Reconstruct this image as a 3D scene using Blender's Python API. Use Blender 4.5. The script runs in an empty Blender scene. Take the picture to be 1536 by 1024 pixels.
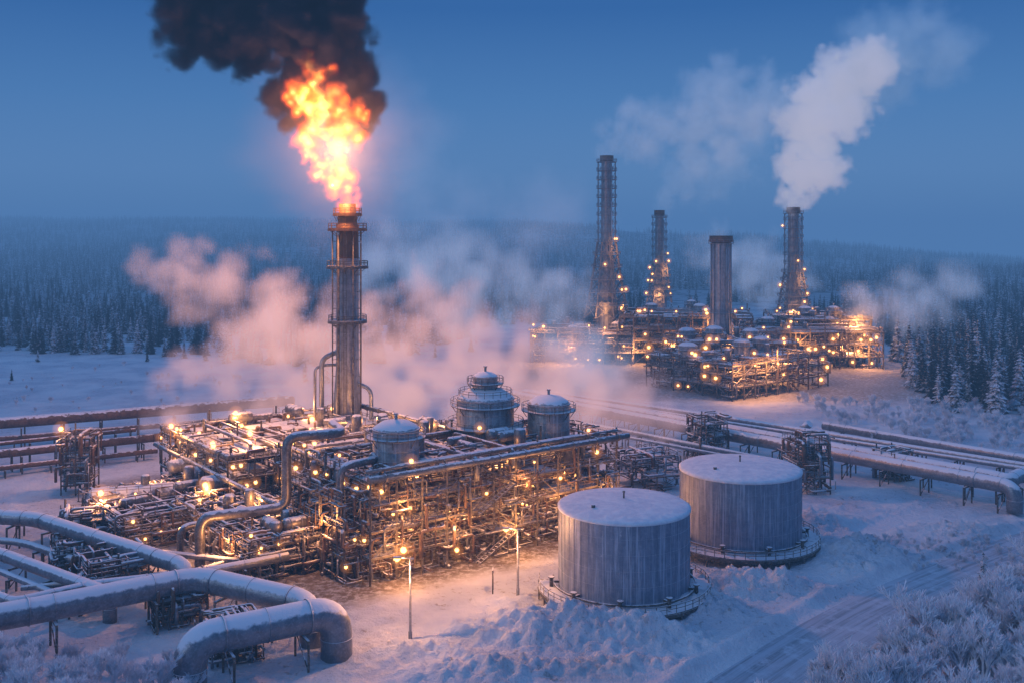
import bpy, math, random
import numpy as np
from mathutils import Vector, Matrix
random.seed(7)
R=random.Random(11)
sc=bpy.context.scene
sc.view_settings.view_transform='Standard'
sc.view_settings.look='None'
sc.view_settings.exposure=0
V=Vector
# ------------------------------------------------------------ noise (numpy)
def _h(ix,iy,s):
    n=np.sin(ix*127.1+iy*311.7+s*74.7)*43758.5453
    return n-np.floor(n)
def vnoise(x,y,s=0):
    xi=np.floor(x);yi=np.floor(y);fx=x-xi;fy=y-yi
    fx=fx*fx*(3-2*fx);fy=fy*fy*(3-2*fy)
    a=_h(xi,yi,s);b=_h(xi+1,yi,s);c=_h(xi,yi+1,s);d=_h(xi+1,yi+1,s)
    return (a*(1-fx)+b*fx)*(1-fy)+(c*(1-fx)+d*fx)*fy
def fbm(x,y,s=0,o=4):
    t=0;a=.5
    for i in range(o):
        t=t+a*vnoise(x,y,s+i);x=x*2.03+5.1;y=y*2.03+1.7;a*=.5
    return t
def sst(a,b,x):
    t=np.clip((x-a)/(b-a),0,1);return t*t*(3-2*t)
# ------------------------------------------------------------ terrain
ROAD=[(160,226),(120,199),(90,176),(71,162),(53,147),(41,135),(31,124),(12,102),(-16,68),(-30,50)]
ROAD2=[(80,162),(72,172),(66,186),(80,198),(110,208),(150,216)]
def dpoly(x,y,P):
    d=np.full(np.shape(x),1e9)
    for (ax,ay),(bx,by) in zip(P[:-1],P[1:]):
        ex,ey=bx-ax,by-ay;l=ex*ex+ey*ey
        t=np.clip(((x-ax)*ex+(y-ay)*ey)/l,0,1)
        d=np.minimum(d,np.hypot(x-ax-t*ex,y-ay-t*ey))
    return d
MOUNDS=[(2,140.5,9,4,2.2),(11,138.5,9,5,2.8),(20,136,7,3.5,2.2),(-12,133,8,3,.9),(36,158,8,5,2.8),(44,156,5,3,1.6),
 (56,190,10,5,2.6),(62,174,8,5,2.2),(27,150,5,3,1.4),(0,152,4,3,.8),(57,165,5,3,1.4),(28,147,6,3,1.6),(-2,127,10,3,1.4),(16,128,8,3,1.2),(84,186,12,5,1.2)]
def height(x,y):
    x=np.asarray(x,float);y=np.asarray(y,float)
    near=sst(420,250,y)
    h=(fbm(x*.05,y*.05,3)-.47)*1.8*sst(95,115,y)
    m=0
    for cx,cy,rx,ry,hh in MOUNDS:
        m=m+hh*np.exp(-((x-cx)/rx)**2-((y-cy)/ry)**2)
    lump=fbm(x*.35,y*.35,9,4)
    m=m*(.35+1.3*lump)+np.clip(m,0,1)*(np.abs(fbm(x*.7,y*.7,21,4)-.46)*4.2-.3)
    rough=sst(.42,.62,fbm(x*.03,y*.03,40,3))
    h=h+m+(fbm(x*.5,y*.5,15,4)-.47)*1.0*near*(.25+rough)
    pad=sst(0,1,(1-np.maximum(np.abs(x+30)/75,np.abs(y-205)/60))*4)
    h=h*(1-.7*pad*(1-np.clip(m,0,1)))
    d=(x-53)*.664-(y-149)*.747
    rd=dpoly(x,y,ROAD)
    bank=np.clip((d-12)*.17,0,7)*sst(260,180,y)*sst(-20,15,x)
    h=h+bank*(.9+.3*fbm(x*.1,y*.1,5))
    lb=np.clip((127-y+(-x-50)*.35)*.3,0,7)*sst(-34,-44,x)*sst(175,140,y)
    h=h+lb*(.8+.4*fbm(x*.15,y*.15,6))
    flat=sst(5,8.5,rd)*(.25+.75*sst(2.,3.5,dpoly(x,y,ROAD2)))
    h=h*flat
    berm=np.exp(-((rd-8.)/1.2)**2)*.9*(.3+1.3*fbm(x*.4,y*.4,31))*sst(300,220,y)
    h=h+berm
    yy=np.maximum(y,1);a=x/yy
    Rr=np.interp(a,[-.8,-.5,-.2,0,.12,.25,.4,.55,.8],[100,114,106,90,48,6,-50,-95,-120])+(fbm(a*7+3,a*0+1,50,4)-.47)*50
    far=Rr*sst(1100,4500,y)-np.clip(y-4700,0,1e9)*.08
    mid=np.interp(a,[-.8,-.08,.01,.1,.25,.4,.5,.8],[0,10,76,64,34,2,-25,-40])+(fbm(a*22,a*0+8,60,3)-.47)*12
    gk=np.exp(-((y-2700)/520)**2)*sst(-.09,.0,a)*sst(1300,1900,y)
    far=far*(1-gk)+mid*gk+(fbm(x*.003,y*.003,33)-.47)*26*sst(700,2000,y)
    return h*sst(1500,700,y)+far*sst(1000,1300,y)
def hz(x,y): return float(height(np.array([x]),np.array([y]))[0])
# ------------------------------------------------------------ node helpers
def newmat(name):
    m=bpy.data.materials.new(name);m.use_nodes=True
    nt=m.node_tree;nt.nodes.clear()
    o=nt.nodes.new('ShaderNodeOutputMaterial')
    return m,nt,o
def N(nt,t,**k):
    n=nt.nodes.new(t)
    for a,b in k.items():setattr(n,a,b)
    return n
def L(nt,a,b): nt.links.new(a,b)
def math_(nt,op,a,b=None,clamp=False):
    n=nt.nodes.new('ShaderNodeMath');n.operation=op;n.use_clamp=clamp
    for i,q in enumerate((a,b)):
        if q is None: continue
        if isinstance(q,(int,float)): n.inputs[i].default_value=q
        else: nt.links.new(q,n.inputs[i])
    return n.outputs[0]
def mixc(nt,f,a,b):
    n=nt.nodes.new('ShaderNodeMix');n.data_type='RGBA'
    for i,q in ((0,f),(6,a),(7,b)):
        if isinstance(q,(int,float)): n.inputs[i].default_value=q
        elif isinstance(q,tuple): n.inputs[i].default_value=(*q,1)
        else: nt.links.new(q,n.inputs[i])
    return n.outputs[2]
def maprange(nt,v,a,b,c=0.,d=1.):
    n=nt.nodes.new('ShaderNodeMapRange');n.interpolation_type='SMOOTHSTEP'
    nt.links.new(v,n.inputs[0])
    for i,q in enumerate((a,b,c,d)): n.inputs[i+1].default_value=q
    return n.outputs[0]
def noise(nt,vec,scale,detail=4,rough=.55,dist=0):
    n=N(nt,'ShaderNodeTexNoise');n.inputs['Scale'].default_value=scale
    n.inputs['Detail'].default_value=detail;n.inputs['Roughness'].default_value=rough;n.inputs['Distortion'].default_value=dist
    if vec is not None: L(nt,vec,n.inputs['Vector'])
    return n.outputs['Fac']
def scaled(nt,vec,s):
    n=N(nt,'ShaderNodeVectorMath',operation='MULTIPLY');L(nt,vec,n.inputs[0]);n.inputs[1].default_value=s
    return n.outputs[0]
SNOW=(.80,.83,.88)
def steel(name,c1,c2,snow=.5,metal=.3,rough=.5,streak=0,frost=.3,nz=1.3,sf=2.2,dk=.6,bump=True):
    m,nt,o=newmat(name)
    g=N(nt,'ShaderNodeNewGeometry');pos=g.outputs['Position']
    sp=N(nt,'ShaderNodeSeparateXYZ');L(nt,g.outputs['Normal'],sp.inputs[0])
    n1=noise(nt,pos,.8,3,.65);n2=noise(nt,pos,3.1,2,.7)
    base=mixc(nt,maprange(nt,n1,.35,.65),c1,c2)
    if streak:
        st=noise(nt,scaled(nt,pos,(sf,sf,.1)),1.,5,.7)
        base=mixc(nt,math_(nt,'MULTIPLY',maprange(nt,st,.47,.66),streak),base,(.60,.68,.80))
        st2=noise(nt,scaled(nt,pos,(.6,.6,.05)),1.,3,.6)
        base=mixc(nt,math_(nt,'MULTIPLY',maprange(nt,st2,.45,.7),streak*dk),base,(.10,.12,.15))
    fr=math_(nt,'MULTIPLY',maprange(nt,n2,.45,.75),frost)
    base=mixc(nt,fr,base,(.6,.65,.72))
    up=math_(nt,'ADD',sp.outputs[2],math_(nt,'MULTIPLY',math_(nt,'SUBTRACT',n1,.5),nz))
    sm=maprange(nt,up,1.05-snow,1.25-snow)
    col=mixc(nt,sm,base,SNOW)
    b=N(nt,'ShaderNodeBsdfPrincipled');L(nt,col,b.inputs['Base Color'])
    L(nt,math_(nt,'MULTIPLY',math_(nt,'SUBTRACT',1.,sm),metal),b.inputs['Metallic'])
    L(nt,maprange(nt,sm,0,1,rough,.8),b.inputs['Roughness'])
    if bump:
        bp=N(nt,'ShaderNodeBump');bp.inputs['Strength'].default_value=.5;bp.inputs['Distance'].default_value=.12
        L(nt,n2,bp.inputs['Height']);L(nt,bp.outputs[0],b.inputs['Normal'])
    L(nt,b.outputs[0],o.inputs[0]);return m
M_frame=steel('frosted_frame_steel',(.055,.05,.045),(.14,.12,.10),snow=.34,frost=.28,rough=.6,bump=False)
M_pipe=steel('frosted_pipe_cladding',(.20,.20,.21),(.12,.12,.13),snow=.50,metal=.5,rough=.42,frost=.25,bump=False)
M_bigpipe=steel('snowy_pipeline_cladding',(.17,.19,.22),(.24,.26,.30),snow=.66,metal=.55,rough=.38,frost=.22,nz=.55)
M_brown=steel('rusty_pipe_steel',(.16,.10,.07),(.09,.06,.05),snow=.42,metal=.2,rough=.7,frost=.10,bump=False)
M_vessel=steel('vessel_cladding',(.30,.30,.31),(.21,.21,.23),snow=.6,metal=.5,rough=.45,streak=.45,frost=.25)
M_stack=steel('stack_shell_steel',(.28,.30,.34),(.18,.195,.22),snow=.25,metal=.4,rough=.4,streak=.4,frost=.15,dk=.4)
M_stackframe=steel('stack_frame_steel',(.13,.135,.15),(.20,.21,.23),snow=.34,frost=.3,rough=.6,bump=False)
M_scorch=steel('scorched_steel',(.10,.06,.04),(.17,.09,.05),snow=-.4,metal=.4,rough=.6,frost=0)
M_tank=steel('tank_shell_frost',(.16,.21,.29),(.22,.27,.36),snow=.8,metal=.25,rough=.45,streak=.6,frost=.12,sf=3.2,dk=.25)
def emis(name,c,s):
    m,nt,o=newmat(name);e=N(nt,'ShaderNodeEmission');e.inputs[0].default_value=(*c,1);e.inputs[1].default_value=s
    L(nt,e.outputs[0],o.inputs[0]);m.cycles.emission_sampling='NONE';return m
M_lamp=emis('sodium_lamp_glass',(1,.46,.12),7)
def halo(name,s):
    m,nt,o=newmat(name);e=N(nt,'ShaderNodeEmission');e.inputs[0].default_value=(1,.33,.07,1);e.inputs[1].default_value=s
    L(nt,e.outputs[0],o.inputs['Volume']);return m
M_halo=halo('lamp_glow_inner',.34);M_halo2=halo('lamp_glow_outer',.085)  # emission shells that imitate the glow around each lamp
# ------------------------------------------------------------ mesh builder
class MB:
    def __init__(s): s.v=[];s.f=[];s.sm=[];s.g=[]
    def add(s,vs,fs,sm):
        b=len(s.v);s.v.extend(vs);s.f.extend([tuple(i+b for i in f) for f in fs])
        s.sm.extend(sm if isinstance(sm,list) else [sm]*len(fs))
    def beam(s,p,q,w=.25,h=None):
        h=h or w;p=V(p);q=V(q);d=q-p
        if d.length<1e-4:return
        d.normalize();up=V((0,0,1)) if abs(d.z)<.95 else V((1,0,0))
        a=d.cross(up).normalized();b=a.cross(d)
        a*=w/2;b*=h/2
        vs=[tuple(c+x*a+y*b) for c in(p,q) for x,y in((-1,-1),(1,-1),(1,1),(-1,1))]
        s.add(vs,[(0,1,2,3),(7,6,5,4),(0,4,5,1),(1,5,6,2),(2,6,7,3),(3,7,4,0)],False)
    def tube(s,pts,r,n=8,cap=True):
        pts=[V(p) for p in pts];rs=r if isinstance(r,list) else [r]*len(pts)
        k=len(pts);t0=(pts[1]-pts[0]).normalized()
        up=V((0,0,1)) if abs(t0.z)<.9 else V((1,0,0))
        a=t0.cross(up).normalized();vs=[]
        for i,p in enumerate(pts):
            t=(pts[min(i+1,k-1)]-pts[max(i-1,0)])
            if t.length<1e-6:t=t0
            t.normalize();a=(a-t*a.dot(t));a.normalize();b=t.cross(a)
            for j in range(n):
                w=2*math.pi*j/n;vs.append(tuple(p+(a*math.cos(w)+b*math.sin(w))*rs[i]))
        fs=[];sm=[]
        for i in range(k-1):
            for j in range(n):
                j2=(j+1)%n;fs.append((i*n+j,i*n+j2,(i+1)*n+j2,(i+1)*n+j));sm.append(True)
        if cap:
            fs.append(tuple(range(n-1,-1,-1)));fs.append(tuple((k-1)*n+j for j in range(n)));sm+= [False,False]
        s.add(vs,fs,sm)
    def ring(s,c,r0,r1,z0,z1,n=32,a0=0,a1=360):
        c=V(c);vs=[];full=(a1-a0)>=360;m=n if full else n+1
        for j in range(m):
            w=math.radians(a0+(a1-a0)*j/n);x,y=math.cos(w),math.sin(w)
            for r,z in((r0,z0),(r1,z0),(r1,z1),(r0,z1)): vs.append((c.x+x*r,c.y+y*r,z))
        fs=[]
        for j in range(n):
            k=(j+1)%m
            for e in range(4):
                f=(e+1)%4;fs.append((j*4+e,k*4+e,k*4+f,j*4+f))
        if not full: fs+=[(0,1,2,3),((m-1)*4+3,(m-1)*4+2,(m-1)*4+1,(m-1)*4)]
        s.add(vs,fs,False)
    def ringrail(s,c,r,z,n=20,a0=0,a1=360,t=.09,h=1.15):
        P=[(c[0]+r*math.cos(math.radians(a0+(a1-a0)*j/n)),c[1]+r*math.sin(math.radians(a0+(a1-a0)*j/n)),z) for j in range(n+1)]
        s.rail(P,t,h)
    def rail(s,P,t=.09,h=1.15):
        for p in P: s.beam(p,(p[0],p[1],p[2]+h),t)
        for p,q in zip(P[:-1],P[1:]):
            for k in(h,h*.55): s.beam((p[0],p[1],p[2]+k),(q[0],q[1],q[2]+k),t)
    def lathe(s,c,prof,n=32):
        vs=[];
        for r,z in prof:
            for j in range(n):
                w=2*math.pi*j/n;vs.append((c[0]+r*math.cos(w),c[1]+r*math.sin(w),z))
        fs=[(i*n+j,i*n+(j+1)%n,(i+1)*n+(j+1)%n,(i+1)*n+j) for i in range(len(prof)-1) for j in range(n)]
        s.add(vs,fs,True)
    def globe(s,p,r,n=8,rec=True):
        prof=[(.02,-r),(r*.7,-r*.7),(r,0),(r*.7,r*.7),(.02,r)]
        s.lathe(p,[(a,p[2]+b) for a,b in prof],n)
        if rec:s.g.append((tuple(p),r))
    def obj(s,name,mat,parent=None):
        me=bpy.data.meshes.new(name);me.from_pydata(s.v,[],s.f);me.polygons.foreach_set('use_smooth',s.sm);me.update()
        me.materials.append(mat);o=bpy.data.objects.new(name,me);sc.collection.objects.link(o)
        if parent:o.parent=parent
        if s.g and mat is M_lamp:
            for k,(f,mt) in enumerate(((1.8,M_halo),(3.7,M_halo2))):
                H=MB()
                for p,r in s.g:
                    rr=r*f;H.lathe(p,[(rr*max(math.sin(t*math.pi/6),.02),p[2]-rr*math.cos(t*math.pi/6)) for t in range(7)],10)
                H.obj('lamp_glow_shells',mt,parent)
        return o
def empty(name):
    o=bpy.data.objects.new(name,None);sc.collection.objects.link(o);return o
def rp(pts,Rd,n=5):
    pts=[V(p) for p in pts];out=[pts[0]]
    for a,b,c in zip(pts[:-2],pts[1:-1],pts[2:]):
        d1=(a-b);d2=(c-b);r=min(Rd,d1.length*.49,d2.length*.49)
        p=b+d1.normalized()*r;q=b+d2.normalized()*r
        for i in range(n+1):
            t=i/n;out.append(p*(1-t)**2+b*2*t*(1-t)+q*t*t)
    out.append(pts[-1]);return out
def light(p,W,col=(1,.38,.11),r=.3,parent=None):
    l=bpy.data.lights.new('lamp_or_fill_light','POINT');l.energy=W;l.color=col;l.shadow_soft_size=r
    o=bpy.data.objects.new('lamp_or_fill_light',l);o.location=p;sc.collection.objects.link(o)
    if parent:o.parent=parent
    return o
# ------------------------------------------------------------ ground
rows=np.concatenate([np.linspace(-300,60,14)[:-1],np.arange(60,110,1.),np.arange(110,205,.4),np.arange(205,360,1.2),np.geomspace(360,1300,70)[:-1],np.geomspace(1300,14000,90)])
nc=760;t=np.linspace(-1,1,nc)
Y,T=np.meshgrid(rows,t,indexing='ij');X=T*(np.maximum(Y,-Y)*.66+85)
Z=height(X,Y)
nr=len(rows);co=np.stack([X,Y,Z],-1).reshape(-1,3).astype(np.float32)
ii,jj=np.meshgrid(np.arange(nr-1),np.arange(nc-1),indexing='ij')
q=np.stack([ii*nc+jj,ii*nc+jj+1,(ii+1)*nc+jj+1,(ii+1)*nc+jj],-1).reshape(-1,4).astype(np.int32)
me=bpy.data.meshes.new('ground');me.vertices.add(len(co));me.vertices.foreach_set('co',co.ravel())
me.loops.add(q.size);me.loops.foreach_set('vertex_index',q.ravel())
me.polygons.add(len(q));me.polygons.foreach_set('loop_start',np.arange(0,q.size,4,dtype=np.int32))
me.polygons.foreach_set('use_smooth',np.ones(len(q),bool))
me.update(calc_edges=True)
at=me.attributes.new('dirt','FLOAT','POINT')
du=(X+22.5)*.788+(Y-158)*.616;dv=-(X+22.5)*.616+(Y-158)*.788
inn=sst(-30,-4,du)*sst(62,52,du)*sst(-9,-2,dv)*sst(100,88,dv)
pad2=sst(95,70,np.abs(X-80))*sst(320,345,Y)*sst(520,480,Y)*.7
tr=sst(.48,.62,fbm(X*.08,Y*.08,77,4))*sst(-30,-10,-np.abs(Y-165)+25)*sst(40,10,X)*.3
rdd=dpoly(X,Y,ROAD);side=(X-53)*.664-(Y-149)*.747
ditch=np.exp(-((rdd-6.8)/1.3)**2)*(side>0)*(.4+1.2*fbm(X*.25,Y*.25,18))*sst(260,200,Y)
at.data.foreach_set('value',np.clip(inn+pad2+tr+ditch,0,1).ravel().astype(np.float32))
ground=bpy.data.objects.new('ground',me);sc.collection.objects.link(ground)
m,nt,o=newmat('snow_ground')
g=N(nt,'ShaderNodeNewGeometry');pos=g.outputs['Position']
sp=N(nt,'ShaderNodeSeparateXYZ');L(nt,pos,sp.inputs[0])
n1=noise(nt,pos,.06,4,.6);n2=noise(nt,pos,.9,5,.7);n3=noise(nt,pos,4,3,.7)
col=mixc(nt,maprange(nt,n1,.35,.65),(.80,.83,.88),(.58,.63,.72))
grass=math_(nt,'MULTIPLY',maprange(nt,n2,.56,.66),maprange(nt,n1,.47,.58))
col=mixc(nt,math_(nt,'MULTIPLY',grass,.6),col,(.20,.18,.17))
att=N(nt,'ShaderNodeAttribute');att.attribute_name='dirt'
dm=math_(nt,'MULTIPLY',att.outputs['Fac'],maprange(nt,n2,.30,.58,.25,1.))
col=mixc(nt,dm,col,mixc(nt,n3,(.10,.075,.055),(.22,.19,.16)))
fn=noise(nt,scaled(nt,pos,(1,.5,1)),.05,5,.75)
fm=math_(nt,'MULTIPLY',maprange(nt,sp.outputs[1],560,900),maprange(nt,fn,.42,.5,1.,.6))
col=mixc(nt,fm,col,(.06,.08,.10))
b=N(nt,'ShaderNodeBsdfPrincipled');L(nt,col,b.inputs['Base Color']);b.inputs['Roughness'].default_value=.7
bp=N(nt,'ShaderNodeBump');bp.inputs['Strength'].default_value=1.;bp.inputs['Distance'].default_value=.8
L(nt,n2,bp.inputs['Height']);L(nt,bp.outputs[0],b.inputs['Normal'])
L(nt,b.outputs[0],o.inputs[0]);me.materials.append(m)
# ------------------------------------------------------------ road
def road(P,w,name,dz=.06):
    pts=rp([(x,y,0) for x,y in P],14,8);vs=[];fs=[];out=[]
    for a,b_ in zip(pts[:-1],pts[1:]):
        n=max(1,int((b_-a).length/1.5))
        out+= [a.lerp(b_,i/n) for i in range(n)]
    out.append(pts[-1]);K=13
    uv=[]
    acc=0
    for i,p in enumerate(out):
        tt=(out[min(i+1,len(out)-1)]-out[max(i-1,0)]).normalized();s_=V((tt.y,-tt.x,0))
        if i:acc+=(p-out[i-1]).length
        for k in range(K):
            c=k/(K-1)*2-1;qq=p+s_*c*w;vs.append([qq.x,qq.y,0]);uv.append((c*w,acc))
    A=np.array(vs);A[:,2]=height(A[:,0],A[:,1])+dz
    cc=np.array(uv)[:,0]/w;A[:,2]+=np.where(np.abs(cc)>.95,-.3,0)
    for i in range(len(out)-1):
        for k in range(K-1): fs.append((i*K+k,i*K+k+1,(i+1)*K+k+1,(i+1)*K+k))
    me=bpy.data.meshes.new(name);me.from_pydata([tuple(a) for a in A],[],fs);me.polygons.foreach_set('use_smooth',[True]*len(fs))
    a_=me.attributes.new('ruv','FLOAT_VECTOR','POINT');a_.data.foreach_set('vector',np.array([(u,v,0) for u,v in uv],np.float32).ravel())
    ob=bpy.data.objects.new(name,me);sc.collection.objects.link(ob);me.materials.append(M_road);return ob
M_road,nt,o=newmat('packed_snow_road')
a_=N(nt,'ShaderNodeAttribute');a_.attribute_name='ruv'
tn=noise(nt,scaled(nt,a_.outputs['Vector'],(1.2,.03,1)),1.,5,.7)
pn=noise(nt,a_.outputs['Vector'],.3,5,.75)
col=mixc(nt,maprange(nt,tn,.42,.66),(.46,.50,.58),(.22,.25,.30))
col=mixc(nt,maprange(nt,pn,.48,.68),col,(.55,.60,.68))
b=N(nt,'ShaderNodeBsdfPrincipled');L(nt,col,b.inputs['Base Color']);b.inputs['Roughness'].default_value=.45
bp=N(nt,'ShaderNodeBump');bp.inputs['Strength'].default_value=.6;bp.inputs['Distance'].default_value=.25
L(nt,tn,bp.inputs['Height']);L(nt,bp.outputs[0],b.inputs['Normal']);L(nt,b.outputs[0],o.inputs[0])
road(ROAD,6.,'road')
# ------------------------------------------------------------ structures
def stair(S,p,q,w=1.):
    p=V(p);q=V(q);d=(q-p);n=V((d.y,-d.x,0)).normalized()*w/2
    S.beam(p+n,q+n,.1,.25);S.beam(p-n,q-n,.1,.25)
    S.beam(p+n+V((0,0,1)),q+n+V((0,0,1)),.07);S.beam(p-n+V((0,0,1)),q-n+V((0,0,1)),.07)
    k=max(3,int(abs(d.z)/.35))
    for i in range(k):
        c=p+d*(i+.5)/k;S.beam(c-n,c+n,.28,.05)
def vdrum(P,S,c,z0,z1,r,rail=True):
    P.lathe(c,[(r,z0),(r,z1),(r*.92,z1+r*.10),(r*.6,z1+r*.3),(r*.2,z1+r*.38),(.05,z1+r*.4)],28)
    for k in range(1,4): 
        z=z0+(z1-z0)*k/4;P.ring((c[0],c[1],0),r-.02,r+.07,z-.08,z+.08,28)
    P.ring((c[0],c[1],0),r-.05,r+.16,z1-.2,z1+.05,28)
    P.tube([(c[0],c[1],z1+r*.3),(c[0],c[1],z1+r*.4+.9)],.25,8);P.ring((c[0],c[1],0),.0,.4,z1+r*.4+.8,z1+r*.4+1.,10)
    if rail:
        S.ring((c[0],c[1],0),r+.1,r+1.2,z1-1.4,z1-1.25,24);S.ringrail(c,r+1.15,z1-1.25,18)
        for k in range(8):
            w=k*math.pi/4;S.beam((c[0]+math.cos(w)*(r+.1),c[1]+math.sin(w)*(r+.1),z1-2.8),(c[0]+math.cos(w)*(r+1.1),c[1]+math.sin(w)*(r+1.1),z1-1.4),.12)
def hdrum(P,S,p,q,r):
    p=V(p);q=V(q);d=(q-p).normalized()
    P.tube([p-d*r*.5,p-d*r*.35,p,q,q+d*r*.35,q+d*r*.5],[r*.1,r*.7,r,r,r*.7,r*.1],16)
    for t in(.2,.8):
        c=p.lerp(q,t);P.tube([c-d*.12,c+d*.12],r*1.05,16);S.beam(c-V((0,0,r*1.5)),c,r*1.2,.4)
def block(S,P,G,org,ang,Lu,Wv,levels,bay,rng,z0=0,deck=.5,clut=200,head=6,drums=6,lamps=20,cw=.34,brace=.4,rails=True,lw=0,B=None):
    ca,sa=math.cos(ang),math.sin(ang)
    Tt=lambda u,v,z:(org[0]+u*ca-v*sa,org[1]+u*sa+v*ca,z)
    nu=max(1,round(Lu/bay));nv=max(1,round(Wv/bay));us=[Lu*i/nu for i in range(nu+1)];vs=[Wv*i/nv for i in range(nv+1)]
    top=levels[-1];LV=[z0]+list(levels)
    for u in us:
        for v in vs:S.beam(Tt(u,v,z0-.5),Tt(u,v,top+(rng.random()<.2)*rng.uniform(1,4)),cw)
    for z in levels:
        for v in vs:S.beam(Tt(0,v,z),Tt(Lu,v,z),cw*.7,cw*1.1)
        for u in us:S.beam(Tt(u,0,z),Tt(u,Wv,z),cw*.7,cw*1.1)
        for i in range(nu):
            for j in range(nv):
                x=rng.random()
                if x<deck:
                    a=Tt(us[i]+.1,(vs[j]+vs[j+1])/2,z+cw*.62);b_=Tt(us[i+1]-.1,(vs[j]+vs[j+1])/2,z+cw*.62)
                    S.beam(a,b_,(vs[j+1]-vs[j])-.2,.1)
                elif x<deck+.35:
                    for k in range(1,4):
                        v=vs[j]+(vs[j+1]-vs[j])*k/4;S.beam(Tt(us[i],v,z),Tt(us[i+1],v,z),.14,.2)
        if rails:
            n=nu*3;S.rail([Tt(Lu*i/n,0,z+.2) for i in range(n+1)],cw*.28);S.rail([Tt(Lu*i/n,Wv,z+.2) for i in range(n+1)],cw*.28)
            n=nv*3;S.rail([Tt(0,Wv*i/n,z+.2) for i in range(n+1)],cw*.28);S.rail([Tt(Lu,Wv*i/n,z+.2) for i in range(n+1)],cw*.28)
    for a,b_ in zip(LV[:-1],LV[1:]):
        for i in range(nu):
            for v in(0,Wv,vs[len(vs)//2]):
                if rng.random()<brace:
                    if rng.random()<.5:S.beam(Tt(us[i],v,a),Tt(us[i+1],v,b_),cw*.45)
                    else:S.beam(Tt(us[i+1],v,a),Tt(us[i],v,b_),cw*.45)
        for i in range(nv):
            for u in(0,Lu):
                if rng.random()<brace:
                    if rng.random()<.5:S.beam(Tt(u,vs[i],a),Tt(u,vs[i+1],b_),cw*.45)
                    else:S.beam(Tt(u,vs[i+1],a),Tt(u,vs[i],b_),cw*.45)
    for _ in range(head*len(levels)):
        z=rng.choice(levels)+rng.uniform(.5,1.6);r=rng.choice([.14,.2,.28,.4,.5]);QQ=B if (B and rng.random()<.45) else P
        if rng.random()<.55:
            v=rng.uniform(-.4,Wv+.4);u0=rng.uniform(-1,Lu*.3);u1=rng.uniform(Lu*.6,Lu+1)
            pts=[(u0,v,z-rng.uniform(2,5)),(u0,v,z),(u1,v,z),(u1,v,z-rng.uniform(2,5))]
        else:
            u=rng.uniform(-.4,Lu+.4);v0=rng.uniform(-1,Wv*.3);v1=rng.uniform(Wv*.6,Wv+1)
            pts=[(u,v0,z-rng.uniform(2,5)),(u,v0,z),(u,v1,z),(u,v1,z-rng.uniform(2,5))]
        QQ.tube(rp([Tt(a,b_,c) for a,b_,c in pts],r*2.5,3),r,8)
    for _ in range(clut):
        u=rng.uniform(0,Lu);v=rng.uniform(0,Wv)
        if rng.random()<.45:
            if rng.random()<.6:v=rng.choice([rng.uniform(-.6,1.2),rng.uniform(Wv-1,Wv+.5)])
            else:u=rng.choice([rng.uniform(-.6,1.2),rng.uniform(Lu-1,Lu+.5)])
        z=rng.uniform(z0+.5,top+1.2);r=rng.choice([.09,.12,.16,.22,.3]);pts=[(u,v,z)];ax=rng.randint(0,2)
        for k in range(rng.randint(2,4)):
            p=list(pts[-1]);d=rng.uniform(1.2,5)*rng.choice([-1,1]);p[ax]+=d
            p[0]=min(max(p[0],-.8),Lu+.8);p[1]=min(max(p[1],-.8),Wv+.8);p[2]=min(max(p[2],z0+.3),top+1.8)
            if (V(p)-V(pts[-1])).length>.5:pts.append(tuple(p))
            ax=(ax+rng.randint(1,2))%3
        if len(pts)>1:
            (B if (B and rng.random()<.55) else P).tube(rp([Tt(*p) for p in pts],r*2.5,3),r,6)
            if rng.random()<.3:
                c=V(Tt(*pts[0]));P.tube([c-V((0,0,.25)),c+V((0,0,.25))],r*1.9,8)
    for _ in range(drums):
        z=rng.choice(LV[:-1]+[top,top]);u=rng.uniform(3,Lu-3);v=rng.uniform(2.5,Wv-2.5);r=rng.uniform(.7,1.3)
        if rng.random()<.5:
            l=rng.uniform(3,6);du=(l/2,0) if rng.random()<.5 else (0,l/2)
            hdrum(P,S,Tt(u-du[0],v-du[1],z+.4+r*1.4),Tt(u+du[0],v+du[1],z+.4+r*1.4),r)
        else:
            h=rng.uniform(2.5,5);c=Tt(u,v,0);P.lathe(c,[(.05,z+.2),(r,z+.4),(r,z+h),(r*.7,z+h+r*.4),(.05,z+h+r*.5)],14)
    for _ in range(lamps):
        e=rng.random();z=rng.choice(LV)+rng.uniform(2,3.)
        if e<.45:u,v=rng.uniform(0,Lu),-.3
        elif e<.8:u,v=-.3,rng.uniform(0,Wv)
        else:u,v=rng.uniform(0,Lu),rng.uniform(0,Wv);z=top+rng.uniform(1.5,3.5)
        p=Tt(u,v,z);G.globe(p,lw*rng.uniform(.55,1.15));S.beam((p[0],p[1],z-2),(p[0],p[1],z-.1),.1)
        S.ring((p[0],p[1],0),.0,lw*.9,z+lw*.8,z+lw*.95,8)
    return Tt
ANG=math.radians(38)
u1=empty('refinery_unit');S=MB();P=MB();G=MB();B=MB();VV=MB();rng=random.Random(5)
O1=(-22.5,158)
ca,sa=math.cos(ANG),math.sin(ANG)
def TU(u,v,z):return(O1[0]+u*ca-v*sa,O1[1]+u*sa+v*ca,z)
block(S,P,G,O1,ANG,54,20,[4.2,8.4,12.6,16.4],5.,rng,deck=.42,clut=800,head=9,drums=20,lamps=26,lw=.35,B=B,brace=.6)
block(S,P,G,TU(6,21,0),ANG,46,26,[4.5,9,13],5.5,rng,deck=.5,clut=500,head=9,drums=18,lamps=22,lw=.36,B=B)
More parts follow.
